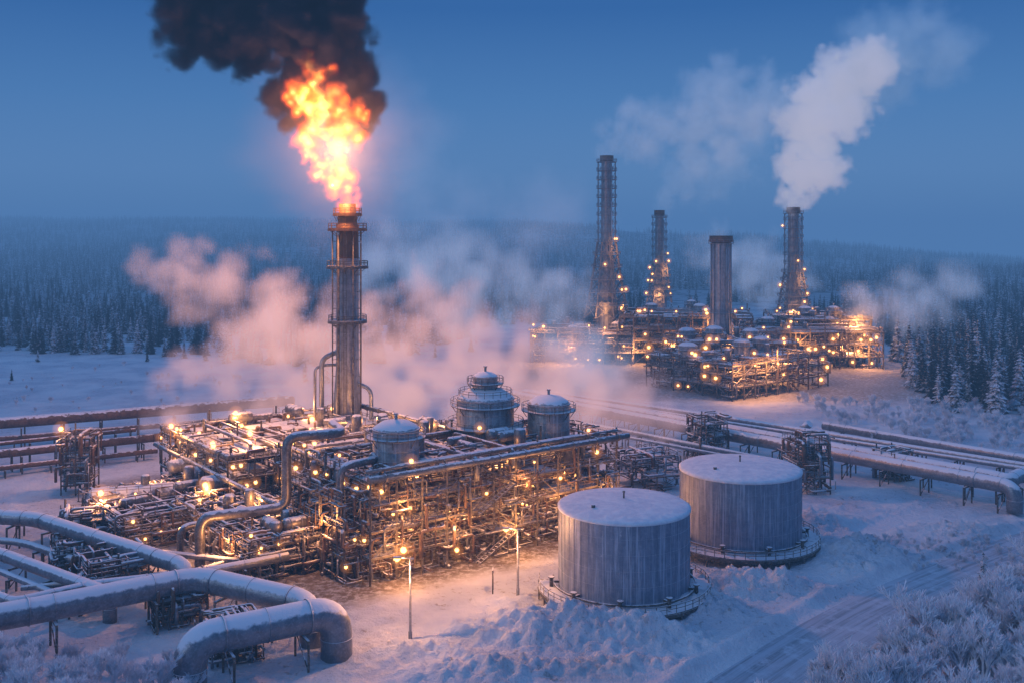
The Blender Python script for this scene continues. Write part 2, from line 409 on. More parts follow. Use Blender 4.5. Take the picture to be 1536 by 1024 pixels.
block(S,P,G,TU(-4,48,0),ANG,44,38,[4,8,11.5],5.5,rng,deck=.5,clut=520,head=9,drums=20,lamps=42,lw=.44,B=B)
block(S,P,G,TU(-15,12,0),ANG,14,34,[3.2,5.6],4.6,rng,deck=.3,clut=420,head=8,drums=10,lamps=7,lw=.33,B=B)
block(S,P,G,TU(-26,40,0),ANG,24,26,[2.8,4.6],5.,rng,deck=.25,clut=360,head=8,drums=8,lamps=7,lw=.34,B=B)
block(S,P,G,TU(-3,3,0),ANG,8,20,[4.2,8.4,12.8],4.,rng,deck=.4,clut=260,head=6,drums=4,lamps=4,lw=.33,B=B)
for (u,v,z0,z1,r) in [(8.4,6,16.6,23.2,3.9),(36,18,13,24,5.6),(45,9.5,16.6,23.2,4.1)]:
    c=TU(u,v,0);vdrum(VV,S,c,z0,z1,r)
    for k in range(4):
        w=k*math.pi/2+.4;S.beam((c[0]+r*.8*math.cos(w),c[1]+r*.8*math.sin(w),z0-4),(c[0]+r*.8*math.cos(w),c[1]+r*.8*math.sin(w),z0),.4)
c=TU(36,18,0);vdrum(VV,S,c,26,28.2,2.4);S.ringrail(c,5.2,24.6,20)
S.ring((c[0],c[1],0),5.6,7.6,18.6,18.8,28);S.ringrail(c,7.5,18.8,24)
for (u0,v0,u_1,v_1,z,r) in [(-1,-1.2,56,-1.2,17.2,.55),(-1,-.2,54,-.2,18.3,.3),(2,21,54,21,17.4,.5),(-4,47,-4,86,12.6,.5),(-5.5,20,-5.5,86,9,.45),(6,22,6,47,14.2,.5),(40,20,40,80,14.4,.6)]:
    P.tube([TU(u0,v0,z),TU(u_1,v_1,z)],r,10)
    for k in range(10):
        a=V(TU(u0,v0,z)).lerp(V(TU(u_1,v_1,z)),(k+.5)/10);P.tube([a,a+(V(TU(u_1,v_1,z))-V(TU(u0,v0,z))).normalized()*.25],r*1.25,10);S.beam(a-V((0,0,2.2)),a-V((0,0,r)),.22)
P.tube(rp([(-51.4,164,0),(-51.4,164,9.3),(-38.5,170,9.3),(-38.5,170,21.3),(-29.5,174,21.3),(-33,182,21.3),(-34,200,18)],2.2,6),.85,14)
P.tube(rp([(-27.8,161,0),(-27.8,161,18.3),(-22,166,18.6),(-18,176,18.6)],2,6),.65,12)
P.tube(rp([(-56,168,0),(-56,168,6.5),(-44,176,6.5),(-40,184,6.5)],1.8,6),.6,12)
hdrum(VV,S,(-81,192,4.6),(-67,197,4.6),2.3);S.rail([(-82+i*2,188.5+i*.7,6.2) for i in range(9)])
for k in range(3): hdrum(VV,S,TU(-8,50+k*9,7.6),TU(-1,50+k*9,7.6),1.5)
stair(S,TU(20,-1.6,0),TU(28,-1.6,4.2));stair(S,TU(28,-1.6,4.2),TU(20,-1.6,8.4));stair(S,TU(20,-1.6,8.4),TU(28,-1.6,12.6));stair(S,TU(28,-1.6,12.6),TU(20,-1.6,16.4))
LP=[(4,-3.5,5,1.4),(16,-3,7,1.1),(28,-3.5,5,1.3),(40,-3,8,1),(50,-3,7,.8),(8,8,6.5,1.7),(22,8,6.5,1.7),(36,8,6.5,1.7),(48,8,6.5,1.3),(14,8,14.8,.9),(30,6,14.8,.9),(44,12,14.8,.9),
   (-5,8,9,1.1),(-6,28,8.5,1.3),(-10,44,8,1.3),(-14,62,6.5,1.4),(-6,74,14,1.7),(10,30,15.4,1.5),(26,34,15.6,1.5),(40,36,15.6,1.4),(4,56,14,1.8),(20,60,14.4,1.9),(34,58,14.4,1.6),(10,78,14.4,1.9),(28,80,14.4,1.6),(-20,30,6,.9),(-26,54,7,1.1),(20,20,6,1.5),(6,-1.5,12,.7),(30,-2,13,.6),(-17,18,6,1)]
for (u,v,z,W) in LP:
    light(TU(u,v,z),W*2100,parent=u1)
for (u,v,z) in[(20,60,14.6),(4,56,14),(10,78,14.4),(26,34,15.6),(-10,44,8),(4,-3.5,5),(-26,54,7),(-6,74,14)]:G.globe(TU(u,v,z+.9),.5)
S.obj('steel_frame',M_frame,u1);P.obj('process_pipes',M_pipe,u1);B.obj('rusty_pipes',M_brown,u1);VV.obj('vessels',M_vessel,u1);G.obj('lamp_globes',M_lamp,u1)
# flare stack
fs=empty('flare_stack');S=MB();P=MB();K=MB();G=MB();fx,fy=-39.5,239
P.lathe((fx,fy),[(3.3,0),(3.3,16),(2.75,24),(2.7,50)],28)
K.lathe((fx,fy),[(2.72,50),(2.6,58),(2.3,58.2),(2.3,60),(2.0,60.3),(2.0,63),(1.7,63),(1.7,59)],28)
for z in(28,32,36,40,44,48): P.ring((fx,fy,0),2.6,2.9,z,z+.2,28)
for z,r in((35,4.6),(48,4.9),(57,4.6),(60.6,3.4)):
    q=S if z<56 else K
    q.ring((fx,fy,0),2.6 if z<59 else 2.,r,z,z+.2,28);q.ringrail((fx,fy),r-.05,z+.2,16,t=.13);q.ring((fx,fy,0),r-.1,r+.1,z-.5,z,28)
    for k in range(8):
        w=k*math.pi/4;q.beam((fx+2.6*math.cos(w),fy+2.6*math.sin(w),z-1.8),(fx+r*math.cos(w),fy+r*math.sin(w),z),.14)
for w in(-150,-115,-60,-25,40,130):
    x=fx+3.75*math.cos(math.radians(w));y=fy+3.75*math.sin(math.radians(w))
    S.tube([(x,y,8),(x,y,57)],.17 if w!=-115 else .3,8)
    for z in range(14,56,4): S.beam((x,y,z),(fx+(x-fx)*.7,fy+(y-fy)*.7,z),.12)
for s_ in(-.35,.35):S.beam((fx+s_,fy-3.4,12),(fx+s_,fy-3.4,57),.09)
for k in range(110):S.beam((fx-.35,fy-3.4,12+k*.4),(fx+.35,fy-3.4,12+k*.4),.06)
P.tube(rp([(fx-6,fy-1,0),(fx-6,fy-1,26),(fx-3,fy,27.5),(fx,fy,27.5)],2.5,6),.6,12)
P.tube(rp([(fx-7.6,fy-1,0),(fx-7.6,fy-1,24),(fx-5,fy,24.5),(fx,fy,24.5)],2,6),.35,12)
P.tube(rp([(fx+6,fy-2,0),(fx+6,fy-2,19),(fx,fy,21)],2,6),.5,12)
S.obj('platforms_and_ladder',M_frame,fs);P.obj('stack_shell',M_stack,fs);K.obj('burner_tip',M_scorch,fs)
# smokestacks
def smokestack(x,y,r,h,sk0,sk1,skw,plats,seed):
    e=empty('smokestack');S=MB();P=MB();G=MB();K=MB();rg=random.Random(seed)
    ri=r*(.66 if skw else .92)
    P.lathe((x,y),[(r*1.25,0),(r*1.25,sk1*.5),(ri*1.1,sk1),(ri,h-3)],24)
    K.lathe((x,y),[(ri*1.02,h-3),(ri*1.3,h-2.4),(ri*1.3,h),(ri*.95,h),(ri*.95,h-6)],24)
    z=sk1
    while z<h-4:P.ring((x,y,0),ri*.98,ri*1.07,z,z+.25,24);z+=3.2
    for z in plats:
        S.ring((x,y,0),ri,r*1.28,z,z+.2,24);S.ringrail((x,y),r*1.28,z+.2,12,t=.13,h=1.3)
        if rg.random()<.25:
            w=-math.pi/2+rg.uniform(-1.5,1.5);G.globe((x+r*1.45*math.cos(w),y+r*1.45*math.sin(w),z+1.5),.33)
    if skw:
        zz=sk1;nl=8
        while zz<h-3.5:
            z2=min(zz+4,h-3)
            for k in range(nl):
                w0=k*2*math.pi/nl+.2;w1=w0+2*math.pi/nl;rr=r*1.16
                p=(x+rr*math.cos(w0),y+rr*math.sin(w0));q_=(x+rr*math.cos(w1),y+rr*math.sin(w1))
                S.beam((*p,zz),(*p,z2),.22);S.beam((*p,z2),(*q_,z2),.13)
                if k%2:S.beam((*p,zz),(*q_,z2),.11)
                else:S.beam((*q_,zz),(*p,z2),.11)
            zz=z2
    else:
        for k in range(10):
            w=k*math.pi/5;P.tube([(x+r*1.05*math.cos(w),y+r*1.05*math.sin(w),sk0),(x+r*1.05*math.cos(w),y+r*1.05*math.sin(w),h-3)],.22,6)
    P.tube([(x+r*.5,y-r*1.25,sk0),(x+r*.5,y-r*1.25,h-5)],.3,8)
    if skw:
        n=6;lv=[sk0+(sk1-sk0)*i/n for i in range(n+1)]
        W=lambda z:(skw+(r*1.25-skw)*((z-sk0)/(sk1-sk0))**.8)
        for a,b_ in zip(lv[:-1],lv[1:]):
            for k in range(8):
                w0=k*math.pi/4+.2;w1=w0+math.pi/4
                p0=(x+W(a)*math.cos(w0),y+W(a)*math.sin(w0),a);p1=(x+W(b_)*math.cos(w0),y+W(b_)*math.sin(w0),b_)
                q0=(x+W(a)*math.cos(w1),y+W(a)*math.sin(w1),a);q1=(x+W(b_)*math.cos(w1),y+W(b_)*math.sin(w1),b_)
                S.beam(p0,p1,.5);S.beam(p0,q1,.25);S.beam(q0,p1,.25);S.beam(p1,q1,.3)
            S.ring((x,y,0),W(b_)-.5,W(b_)+.9,b_,b_+.2,24);S.ringrail((x,y),W(b_)+.9,b_+.2,16,t=.13)
            for k in range(3):
                if rg.random()<.45:
                    w=-math.pi/2+rg.uniform(-1.5,1.5);G.globe((x+(W(b_)+.8)*math.cos(w),y+(W(b_)+.8)*math.sin(w),b_+1.5),rg.uniform(.28,.48))
        light((x-skw*.3,y-skw-2,sk0+4),3500,parent=e);light((x+skw*.5,y-skw*.7-2,sk1-3),2500,parent=e)
    S.obj('platforms_and_braces',M_stackframe,e);P.obj('shell',M_stack,e);K.obj('top_rim',M_scorch,e)
    if G.v:G.obj('lamp_globes',M_lamp,e)
    return e
ST=[(42.8,450,3.6,91,18,52,10.6,(56,60,64,68,72,76,80,84,88)),(77,520,3.2,68,20,40,7.,(44,48,52,56,60,64)),(84,400,3.9,55,14,22,0,(24,51.8,)),(130,460,3.6,68,16,38,8.8,(42,46,50,54,58,62,65))]
for i,s_ in enumerate(ST):smokestack(*s_,i)
far=[((92,408),math.radians(4),62,56,[5,10,15],14,260,9,32),((46,428),math.radians(-10),56,40,[5,10,15,20],14,240,9,26),
     ((74,334),math.radians(38),54,40,[4,8,11.5],9,380,9,26),((8,432),math.radians(-14),44,34,[5,9,13],9,200,7,12),
     ((66,372),math.radians(10),44,30,[5,10,14],9,200,7,20),((120,424),math.radians(4),34,40,[5,10,16,19],9,120,6,12)]
for k,(org,an,Lu,Wv,lv,dr,cl,hd,lm) in enumerate(far):
    e=empty('refinery_unit');S=MB();P=MB();G=MB();B=MB();VV=MB();rng=random.Random(50+k)
    Tt=block(S,P,G,org,an,Lu,Wv,lv,6.2,rng,deck=.42,clut=cl,head=hd,drums=dr,lamps=lm,lw=.52,cw=.45,B=B)
    for _ in range(4):
        u,v=rng.uniform(6,Lu-6),rng.uniform(6,Wv-6);c=Tt(u,v,0);r=rng.uniform(2,3.6);vdrum(VV,S,c,lv[-2],lv[-1]+rng.uniform(2,5),r)
    for _ in range(5):
        light(Tt(rng.uniform(0,Lu),rng.choice([-3,rng.uniform(0,Wv)]),rng.choice(lv)+2.5),6500,parent=e)
    S.obj('steel_frame',M_frame,e);P.obj('process_pipes',M_pipe,e);B.obj('rusty_pipes',M_brown,e);VV.obj('vessels',M_vessel,e);G.obj('lamp_globes',M_lamp,e)
# ------------------------------------------------------------ storage tanks
M_snow,nt,o=newmat('roof_snow')
g=N(nt,'ShaderNodeNewGeometry');n2=noise(nt,g.outputs['Position'],.7,5,.65)
b=N(nt,'ShaderNodeBsdfPrincipled');L(nt,mixc(nt,maprange(nt,n2,.3,.7),(.62,.67,.76),(.84,.86,.9)),b.inputs['Base Color']);b.inputs['Roughness'].default_value=.7
bp=N(nt,'ShaderNodeBump');bp.inputs['Strength'].default_value=.7;bp.inputs['Distance'].default_value=.4;L(nt,n2,bp.inputs['Height']);L(nt,bp.outputs[0],b.inputs['Normal']);L(nt,b.outputs[0],o.inputs[0])
def tank(x,y,r,h,a0,a1):
    e=empty('storage_tank');P=MB();S=MB();Rf=MB();z0=1.2
    P.lathe((x,y),[(r,-.5),(r,h-.1)],96)
    Rf.lathe((x,y),[(r+.02,h-.35),(r+.14,h-.3),(r+.16,h+.02),(r-.3,h+.28),(r*.8,h+.62),(r*.5,h+.95),(r*.2,h+1.1),(.05,h+1.13)],96)
    for k in range(1,6):
        z=h*k/6;P.ring((x,y,0),r-.02,r+.035,z,z+.05,96)
    for k in range(48):
        w=k*math.pi/24;P.beam((x+(r+.01)*math.cos(w),y+(r+.01)*math.sin(w),0),(x+(r+.01)*math.cos(w),y+(r+.01)*math.sin(w),h-.4),.05)
    P.ring((x,y,0),r,r+.35,-.5,z0-.6,64)
    S.tube([(x,y,h+1),(x,y,h+2.1)],.13,8);S.globe((x,y,h+2.1),.22,rec=False)
    S.tube([(x-r*.5,y-r*.4,h+.6),(x-r*.5,y-r*.4,h+1.2)],.3,10)
    zp=1.7
    S.ring((x,y,0),r+.12,r+3.2,zp,zp+.15,60,a0,a1);S.ring((x,y,0),r+3.1,r+3.25,zp-.5,zp,60,a0,a1)
    S.ringrail((x,y),r+3.1,zp+.15,int((a1-a0)/7),a0,a1,t=.1)
    n=int((a1-a0)/14)
    for k in range(n+1):
        w=math.radians(a0+(a1-a0)*k/n);cx,cy=math.cos(w),math.sin(w)
        S.beam((x+cx*(r+3.1),y+cy*(r+3.1),-2),(x+cx*(r+3.1),y+cy*(r+3.1),zp),.25);S.beam((x+cx*(r+.2),y+cy*(r+.2),zp-.2),(x+cx*(r+3.1),y+cy*(r+3.1),zp-.2),.2)
        if k%2:S.beam((x+cx*(r+.5),y+cy*(r+.5),-.5),(x+cx*(r+3.1),y+cy*(r+3.1),zp-.1),.15)
    S.tube([(x+(r+.9)*math.cos(math.radians(w)),y+(r+.9)*math.sin(math.radians(w)),2.5) for w in range(int(a0),int(a1),5)],.16,8)
    for w in range(int(a0)+15,int(a1),38):
        ww=math.radians(w);c=(x+(r+1.2)*math.cos(ww),y+(r+1.2)*math.sin(ww));S.tube([(c[0],c[1],1.8),(c[0],c[1],3.3)],.28,8);S.ring((c[0],c[1],0),0,.5,3.2,3.35,10);S.beam((x+r*math.cos(ww),y+r*math.sin(ww),2.6),(c[0],c[1],2.6),.35)
    w=math.radians(a1-4);p=(x+(r+3.2)*math.cos(w),y+(r+3.2)*math.sin(w));stair(S,(p[0]+2.5,p[1]+1.5,0),(p[0],p[1],zp),1.1)
    P.obj('shell',M_tank,e);Rf.obj('snow_covered_roof',M_snow,e);S.obj('walkway_and_fittings',M_frame,e)
tank(17.3,154,10.1,14,-190,45);tank(41,179,10.7,13.9,-170,35)
# ------------------------------------------------------------ pipelines
def pipeline(paths,name='pipeline',mat=None,bend=3.,sup=9.,fl=12.,legs=True,n=18):
    e=empty(name);P=MB();S=MB()
    for pts,r in paths:
        rr=rp(pts,max(bend,r*1.7),8);P.tube(rr,r,n)
        for a,b_ in zip(pts[:-1],pts[1:]):
            a=V(a);b_=V(b_);d=b_-a;l=d.length;d.normalize()
            k=max(1,int(l/fl))
            for i in range(k):
                c=a+d*(l*(i+.5)/k);P.tube([c-d*.06,c+d*.06],r*1.035,n)
            for s_ in(r*1.8+.2,l-r*1.8-.2):
                if l>r*4.5:
                    c=a+d*s_;P.tube([c-d*.1,c+d*.1],r*1.07,n)
            if abs(d.z)<.3 and legs:
                k=max(1,int(l/sup));s2=V((d.y,-d.x,0))
                for i in range(k):
                    c=a+d*(l*(i+.5)/k);gz=hz(c.x,c.y)-.5
                    w=r*1.15+.2
                    S.beam(c+s2*w-V((0,0,r+.15)),c-s2*w-V((0,0,r+.15)),.35,.3)
                    for q in(w,-w):
                        p=c+s2*q;S.beam((p.x,p.y,gz),(p.x,p.y,p.z-r),.26)
                    if c.z-r-gz>3:
                        p=c+s2*w;q_=c-s2*w;S.beam((p.x,p.y,gz+.5),(q_.x,q_.y,c.z-r-.3),.14)
    P.obj('pipes',mat or M_bigpipe,e);S.obj('supports',M_frame,e);return e
pipeline([([(-39.6,122.2,-1),(-39.6,122.4,6),(-23.3,132.1,6),(-23.3,132.1,-1)],2.1)],bend=4.6,n=28)
pipeline([([(-92,120,6.2),(-66.8,129.8,6),(-45.5,144.6,6),(-27.2,135.6,5.6),(-27.2,135.6,-1)],1.75)],bend=3.6,n=28)
pipeline([([(-120,181,6),(-83.3,174.6,6),(-52.8,152.3,6),(-49,149.5,6),(-49,149.5,0)],1.3),([(-110,177,3),(-84,171,3),(-60,154,3)],.6)])
pipeline([([(-115,180,4),(-83,161.7,4),(-58,143.6,4),(-58,143.6,0)],1.0),([(-112,176,2.5),(-82,158.5,2.5),(-60,142,2.5)],.5)])
pipeline([([(-100,160,4.4),(-70,140,4.2),(-62,147,4.2),(-48,152,4.2),(-36,160,4.2)],.7),([(-95,186,3),(-60,166,3),(-40,160,3)],.5),([(-74,150,2.6),(-50,158,2.6),(-44,165,2.6)],.4)],bend=1.5)
pipeline([([(-200,222,7),(-64,292,7)],1.35),([(-200,226,7),(-66,296,7)],.9),([(-200,221,3.2),(-66,290,3.2)],.7)],mat=M_brown)
pipeline([([(-170,198,5),(-118.7,230.7,5),(-88,250,5)],1.0),([(-170,201,4.6),(-90,253,4.6)],.7),([(-170,196,2.2),(-88,247,2.2)],.6),([(-170,206,6),(-96,254,6)],.5)],mat=M_brown)
pipeline([([(4,318,5),(100.5,209,5),(103,206,4.8),(106,210,4.6),(140,240,4.4)],1.5),([(0,314,5),(98,204,5),(101,200,5),(101,200,0)],1.5)],bend=3.5)
pipeline([([(10,330,3.4),(59.6,285,3.4),(116,226,3.4),(180,168,3.4)],.8),([(8,328,3.4),(114,223.5,3.4),(178,166,3.4)],.55)])
pipeline([([(87,278,2.4),(122,237,2.4),(180,190,2.4)],1.1),([(84,281,2.4),(82,283,0)],1.1)])
pipeline([([(-10,300,4),(30,262,4),(60,228,4)],.6),([(-12,297,4),(58,225,4)],.4)])
def skid(x,y,w,h,an,seed,lamp=False,lv=3,cl=70):
    e=empty('valve_skid');S=MB();P=MB();G=MB();B=MB();rng=random.Random(seed)
    Tt=block(S,P,G,(x,y),an,w,w,[h*(i+1)/lv for i in range(lv)],w/2,rng,deck=.4,clut=cl,head=3,drums=0,lamps=0,lw=.3,cw=.25,B=B)
    if lamp:
        G.globe(Tt(0,0,h+2.2),.5);S.beam(Tt(0,0,h),Tt(0,0,h+2),.15);light(Tt(-.5,-.5,h+3.2),1500,parent=e)
    S.obj('lattice',M_frame,e);P.obj('valves_and_pipes',M_bigpipe,e);B.obj('rusty_pipes',M_brown,e)
    if G.v:G.obj('lamp_globe',M_lamp,e)
skid(46.5,244,7,9,.3,1);skid(61,212,7.4,11,.2,2);skid(-96.5,213,6,12,.1,3,True,4,30);skid(26,214,12,6,.4,4,False,2);skid(86,224,5,5,.5,6,False,2)
skid(-64,150,9,4.5,.6,7,False,2);skid(-50,140,7,4,.5,8,False,2);skid(-80,178,8,4,.4,9,False,2);skid(-38,128.5,5,3.5,.5,10,False,2);skid(-74,162,6,3.5,.5,12,False,2)
# ------------------------------------------------------------ street lamps
M_pole=steel('galvanised_pole',(.22,.23,.25),(.28,.29,.31),snow=.4,metal=.5,rough=.5,bump=False)
def lamp(x,y,h):
    e=empty('street_lamp');S=MB();G=MB();z=hz(x,y)
    S.tube([(x,y,z-.5),(x,y,z+1.),(x,y,z+1.05),(x,y,h)],[.26,.26,.19,.13],12)
    S.tube(rp([(x,y,h-.3),(x,y,h+.15),(x-1.5,y-.2,h+.35)],.5,4),.09,8)
    S.beam((x-1.2,y-.2,h+.36),(x-2.3,y-.3,h+.36),.5,.2);G.beam((x-1.35,y-.2,h+.17),(x-2.25,y-.3,h+.17),.5,.22)
    S.beam((x,y,h+.1),(x+.5,y,h+.1),.2,.2);G.globe((x-1.8,y-.25,h+.05),.3)
    S.obj('pole_and_arm',M_pole,e);G.obj('lamp_glass',M_lamp,e);light((x-1.8,y-.25,h-.4),4500,(1,.42,.16),parent=e,r=.2)
lamp(-14,137,11.2);lamp(.9,154,10.2)
m_=MB()
for (x,y) in[(-3,155),(-3,157)]:m_.beam((x,y,-.5),(x,y,3.6),.2)
m_.beam((-3,155,3.4),(-3,157,3.4),.2);m_.beam((-3,155,2.4),(-3,157,2.4),.2);m_.obj('pipe_stanchion',M_frame)
# ------------------------------------------------------------ vegetation
def foliage_mat(name,c1,c2,lo,hi,sc_=6,sn=(.72,.77,.84)):
    m,nt,o=newmat(name);g=N(nt,'ShaderNodeNewGeometry');oi=N(nt,'ShaderNodeObjectInfo')
    sp=N(nt,'ShaderNodeSeparateXYZ');L(nt,g.outputs['Normal'],sp.inputs[0])
    n=noise(nt,g.outputs['Position'],sc_,2,.6)
    v=math_(nt,'ADD',n,math_(nt,'MULTIPLY',math_(nt,'SUBTRACT',oi.outputs['Random'],.5),.3))
    f=math_(nt,'MULTIPLY',maprange(nt,v,lo,hi),maprange(nt,sp.outputs[2],.0,.5,.15,1.))
    b=N(nt,'ShaderNodeBsdfPrincipled');L(nt,mixc(nt,f,mixc(nt,oi.outputs['Random'],c1,c2),sn),b.inputs['Base Color']);b.inputs['Roughness'].default_value=.8
    L(nt,b.outputs[0],o.inputs[0]);return m
M_con=foliage_mat('snowy_conifer_foliage',(.018,.03,.036),(.035,.05,.055),.44,.72,.9,(.68,.75,.84))
M_twig=foliage_mat('hoarfrost_twigs',(.62,.67,.74),(.72,.77,.83),.30,.55,2.,(.90,.92,.96))
def conifer(seed,fat,nt_=17,lod=0):
    r=random.Random(seed);vs=[];fs=[]
    def tri(*p):
        b=len(vs);vs.extend(p);fs.append(tuple(range(b,b+len(p))))
    for j in range(5):
        a=j*2*math.pi/5;b=(j+1)*2*math.pi/5
        tri((.014*math.cos(a),.014*math.sin(a),0),(.014*math.cos(b),.014*math.sin(b),0),(0,0,.97))
    for k in range(nt_):
        z=.07+.9*(k/nt_)**.95;rad=fat*(1-z)**.85*r.uniform(.82,1.15)+.008
        nb=(10 if k<nt_*.6 else 7) if not lod else 6;ph=r.random()*6
        for j in range(nb):
            if r.random()<.1:continue
            a=ph+j*2*math.pi/nb+r.uniform(-.2,.2);R_=rad*r.uniform(.65,1.2);w=R_*(.30 if not lod else .45)+.006;dr=R_*r.uniform(.25,.55)
            c,s=math.cos(a),math.sin(a)
            def q(d,o,h):return(c*d-s*o,s*d+c*o,z+h)
            b0=q(0,0,.02);t1=q(R_,0,-dr+r.uniform(-.005,.01));l=q(R_*.55,w,-dr*.55-.012);rr=q(R_*.55,-w,-dr*.55-.012);mm=q(R_*.5,0,-dr*.15)
            if lod:
                tri(b0,l,t1);tri(b0,t1,rr);continue
            tri(b0,l,mm);tri(b0,mm,rr);tri(l,t1,mm);tri(mm,t1,rr)
            for sg in(-1,1):
                tri(q(R_*.35,0,-dr*.1),q(R_*.75,sg*w*1.7,-dr*.8-.01),q(R_*.62,sg*w*.4,-dr*.4))
    me=bpy.data.meshes.new('conifer');me.from_pydata(vs,[],fs);me.materials.append(M_con);return me
def bush(seed):
    r=random.Random(seed);vs=[];fs=[]
    def seg(p,q,a,b):
        d=(q-p).normalized();u=d.cross(V((.3,.2,1))).normalized();w=d.cross(u);k=len(vs)
        for c,rr in((p,a),(q,b)):
            for j in range(3):
                t=j*2.094;vs.append(tuple(c+(u*math.cos(t)+w*math.sin(t))*rr))
        for j in range(3):fs.append((k+j,k+(j+1)%3,k+3+(j+1)%3,k+3+j))
    def grow(p,d,l,rad,dep):
        q=p+d*l;seg(p,q,rad,rad*.75)
        if dep<=1:
            for _ in range(6 if dep==0 else 3):
                e=(d+V((r.uniform(-1,1),r.uniform(-1,1),r.uniform(-.3,.8)))*.7).normalized();s=p.lerp(q,r.uniform(.1,1));seg(s,s+e*l*(.75 if dep==0 else .4),max(rad*.8,.0065),.003)
            if dep==0:return
        for _ in range(r.choice([3,3,4])):
            e=(d+V((r.uniform(-1,1),r.uniform(-1,1),r.uniform(-.1,.8)))*.5).normalized()
            grow(p.lerp(q,r.uniform(.45,1)),e,l*r.uniform(.6,.82),rad*.68,dep-1)
    for _ in range(6):
        a=r.uniform(0,6.28);t=r.uniform(.1,.55);grow(V((r.uniform(-.06,.06),r.uniform(-.06,.06),0)),V((math.cos(a)*t,math.sin(a)*t,1)).normalized(),r.uniform(.24,.36),.017,3)
    me=bpy.data.meshes.new('bush');me.from_pydata(vs,[],fs);me.materials.append(M_twig);return me
def scatter(name,meshes,pts):
    col=bpy.data.collections.new(name+'_variants')
    for i,me in enumerate(meshes):
        ob=bpy.data.objects.new(me.name+'_variant',me);col.objects.link(ob)
    me=bpy.data.meshes.new(name);me.vertices.add(len(pts));A=np.array(pts,np.float32)
    me.vertices.foreach_set('co',A[:,:3].ravel())
    for nm,i in(('scl',3),('rz',4)):
        a=me.attributes.new(nm,'FLOAT','POINT');a.data.foreach_set('value',np.ascontiguousarray(A[:,i]))
    ob=bpy.data.objects.new(name,me);sc.collection.objects.link(ob)
    ng=bpy.data.node_groups.new(name,'GeometryNodeTree')
    ng.interface.new_socket('Geometry',in_out='INPUT',socket_type='NodeSocketGeometry');ng.interface.new_socket('Geometry',in_out='OUTPUT',socket_type='NodeSocketGeometry')
    gi=ng.nodes.new('NodeGroupInput');go=ng.nodes.new('NodeGroupOutput')
    ip=ng.nodes.new('GeometryNodeInstanceOnPoints');ci=ng.nodes.new('GeometryNodeCollectionInfo')
    ci.inputs['Collection'].default_value=col;ci.inputs['Separate Children'].default_value=True;ci.inputs['Reset Children'].default_value=True
    na=ng.nodes.new('GeometryNodeInputNamedAttribute');na.data_type='FLOAT';na.inputs['Name'].default_value='scl'
    nb=ng.nodes.new('GeometryNodeInputNamedAttribute');nb.data_type='FLOAT';nb.inputs['Name'].default_value='rz'
    cx=ng.nodes.new('ShaderNodeCombineXYZ');l=ng.links.new
    l(nb.outputs[0],cx.inputs[2]);l(gi.outputs[0],ip.inputs['Points']);l(ci.outputs[0],ip.inputs['Instance']);ip.inputs['Pick Instance'].default_value=True
    l(cx.outputs[0],ip.inputs['Rotation']);l(na.outputs[0],ip.inputs['Scale']);l(ip.outputs[0],go.inputs[0])
    md=ob.modifiers.new('scatter','NODES');md.node_group=ng;return ob
rs=np.random.RandomState(4)
def forest_pts():
    out=[]
    for y0,y1,spc in((310,900,6.8),(900,1700,9.5),(1700,2900,13.5),(2900,4900,23)):
        n=int(((y0+y1)/2*1.4+120)*(y1-y0)/spc**2)
        y=rs.uniform(y0,y1,n);x=rs.uniform(-1,1,n)*(y1*.7+60);k=np.abs(x)<y*.66+60;x=x[k];y=y[k]
        a=x/y;e=(fbm(x*.012,y*.012,90,3)-.47)*120
        lim=np.interp(a,[-.7,-.5,-.3,-.16,-.1,.0,.15,.30,.37,.395,.43,.6],[470,470,440,430,480,600,650,620,560,360,318,312])
        ok=(y>lim+e*np.interp(a,[.3,.42],[1,.25]))
        clear=fbm(x*.006,y*.0035,91,3);ok&=~((clear>.56)&(y>560)&(a>.15));ok&=~((clear>.62)&(y>800))
        sparse=(y>lim-90)&(y<lim+e)&(rs.rand(len(x))<.05)
        ok|=sparse
        x=x[ok];y=y[ok];z=height(x,y)
        s=rs.uniform(.55,1.25,len(x))*np.where(y<900,14.,14.5)
        s*=np.where((x/y>.36)&(y<560),1.25,1);s*=np.where(y>1700,1.25,1);s*=np.where(y>2900,1.3,1)
        s=np.where(sparse[ok],s*.6,s)
        out.append(np.stack([x,y,z-.2,s,rs.uniform(0,6.28,len(x))],1))
    return out
fp=forest_pts()
scatter('conifer_forest',[conifer(i,f) for i,f in((1,.19),(2,.16),(3,.22),(4,.14),(5,.18))],fp[0])
scatter('conifer_forest',[conifer(i,f,10,1) for i,f in((1,.2),(2,.18),(3,.23),(4,.16))],np.concatenate(fp[1:]))
bm=[bush(i) for i in(1,2,3,4)]
pts=[]
def addb(x,y,s):pts.append((x,y,hz(x,y)-.15,s,R.uniform(0,6.28)))
k=0
while k<380:
    x=R.uniform(5,125);y=R.uniform(62,215);d=(x-53)*.664-(y-149)*.747
    if 10.5<d<55 and R.random()<(1.25-d/55):
        addb(x,y,R.uniform(2.6,4.8) if d<13 else R.uniform(5.5,10.5));k+=1
for _ in range(170):
    x=R.uniform(-88,-38);y=R.uniform(90,127)+(-x-50)*.12
    addb(x,y,R.uniform(2.5,6))
for _ in range(260):
    x=R.uniform(95,180);y=R.uniform(262,335)+(x-95)*-.2
    addb(x,y,R.uniform(2,5.5))
for _ in range(90):addb(R.uniform(66,88),R.uniform(165,182),R.uniform(.8,2))
for _ in range(90):addb(R.uniform(-190,-60),R.uniform(300,420),R.uniform(1,3))
scatter('frosted_shrubs',bm,pts)
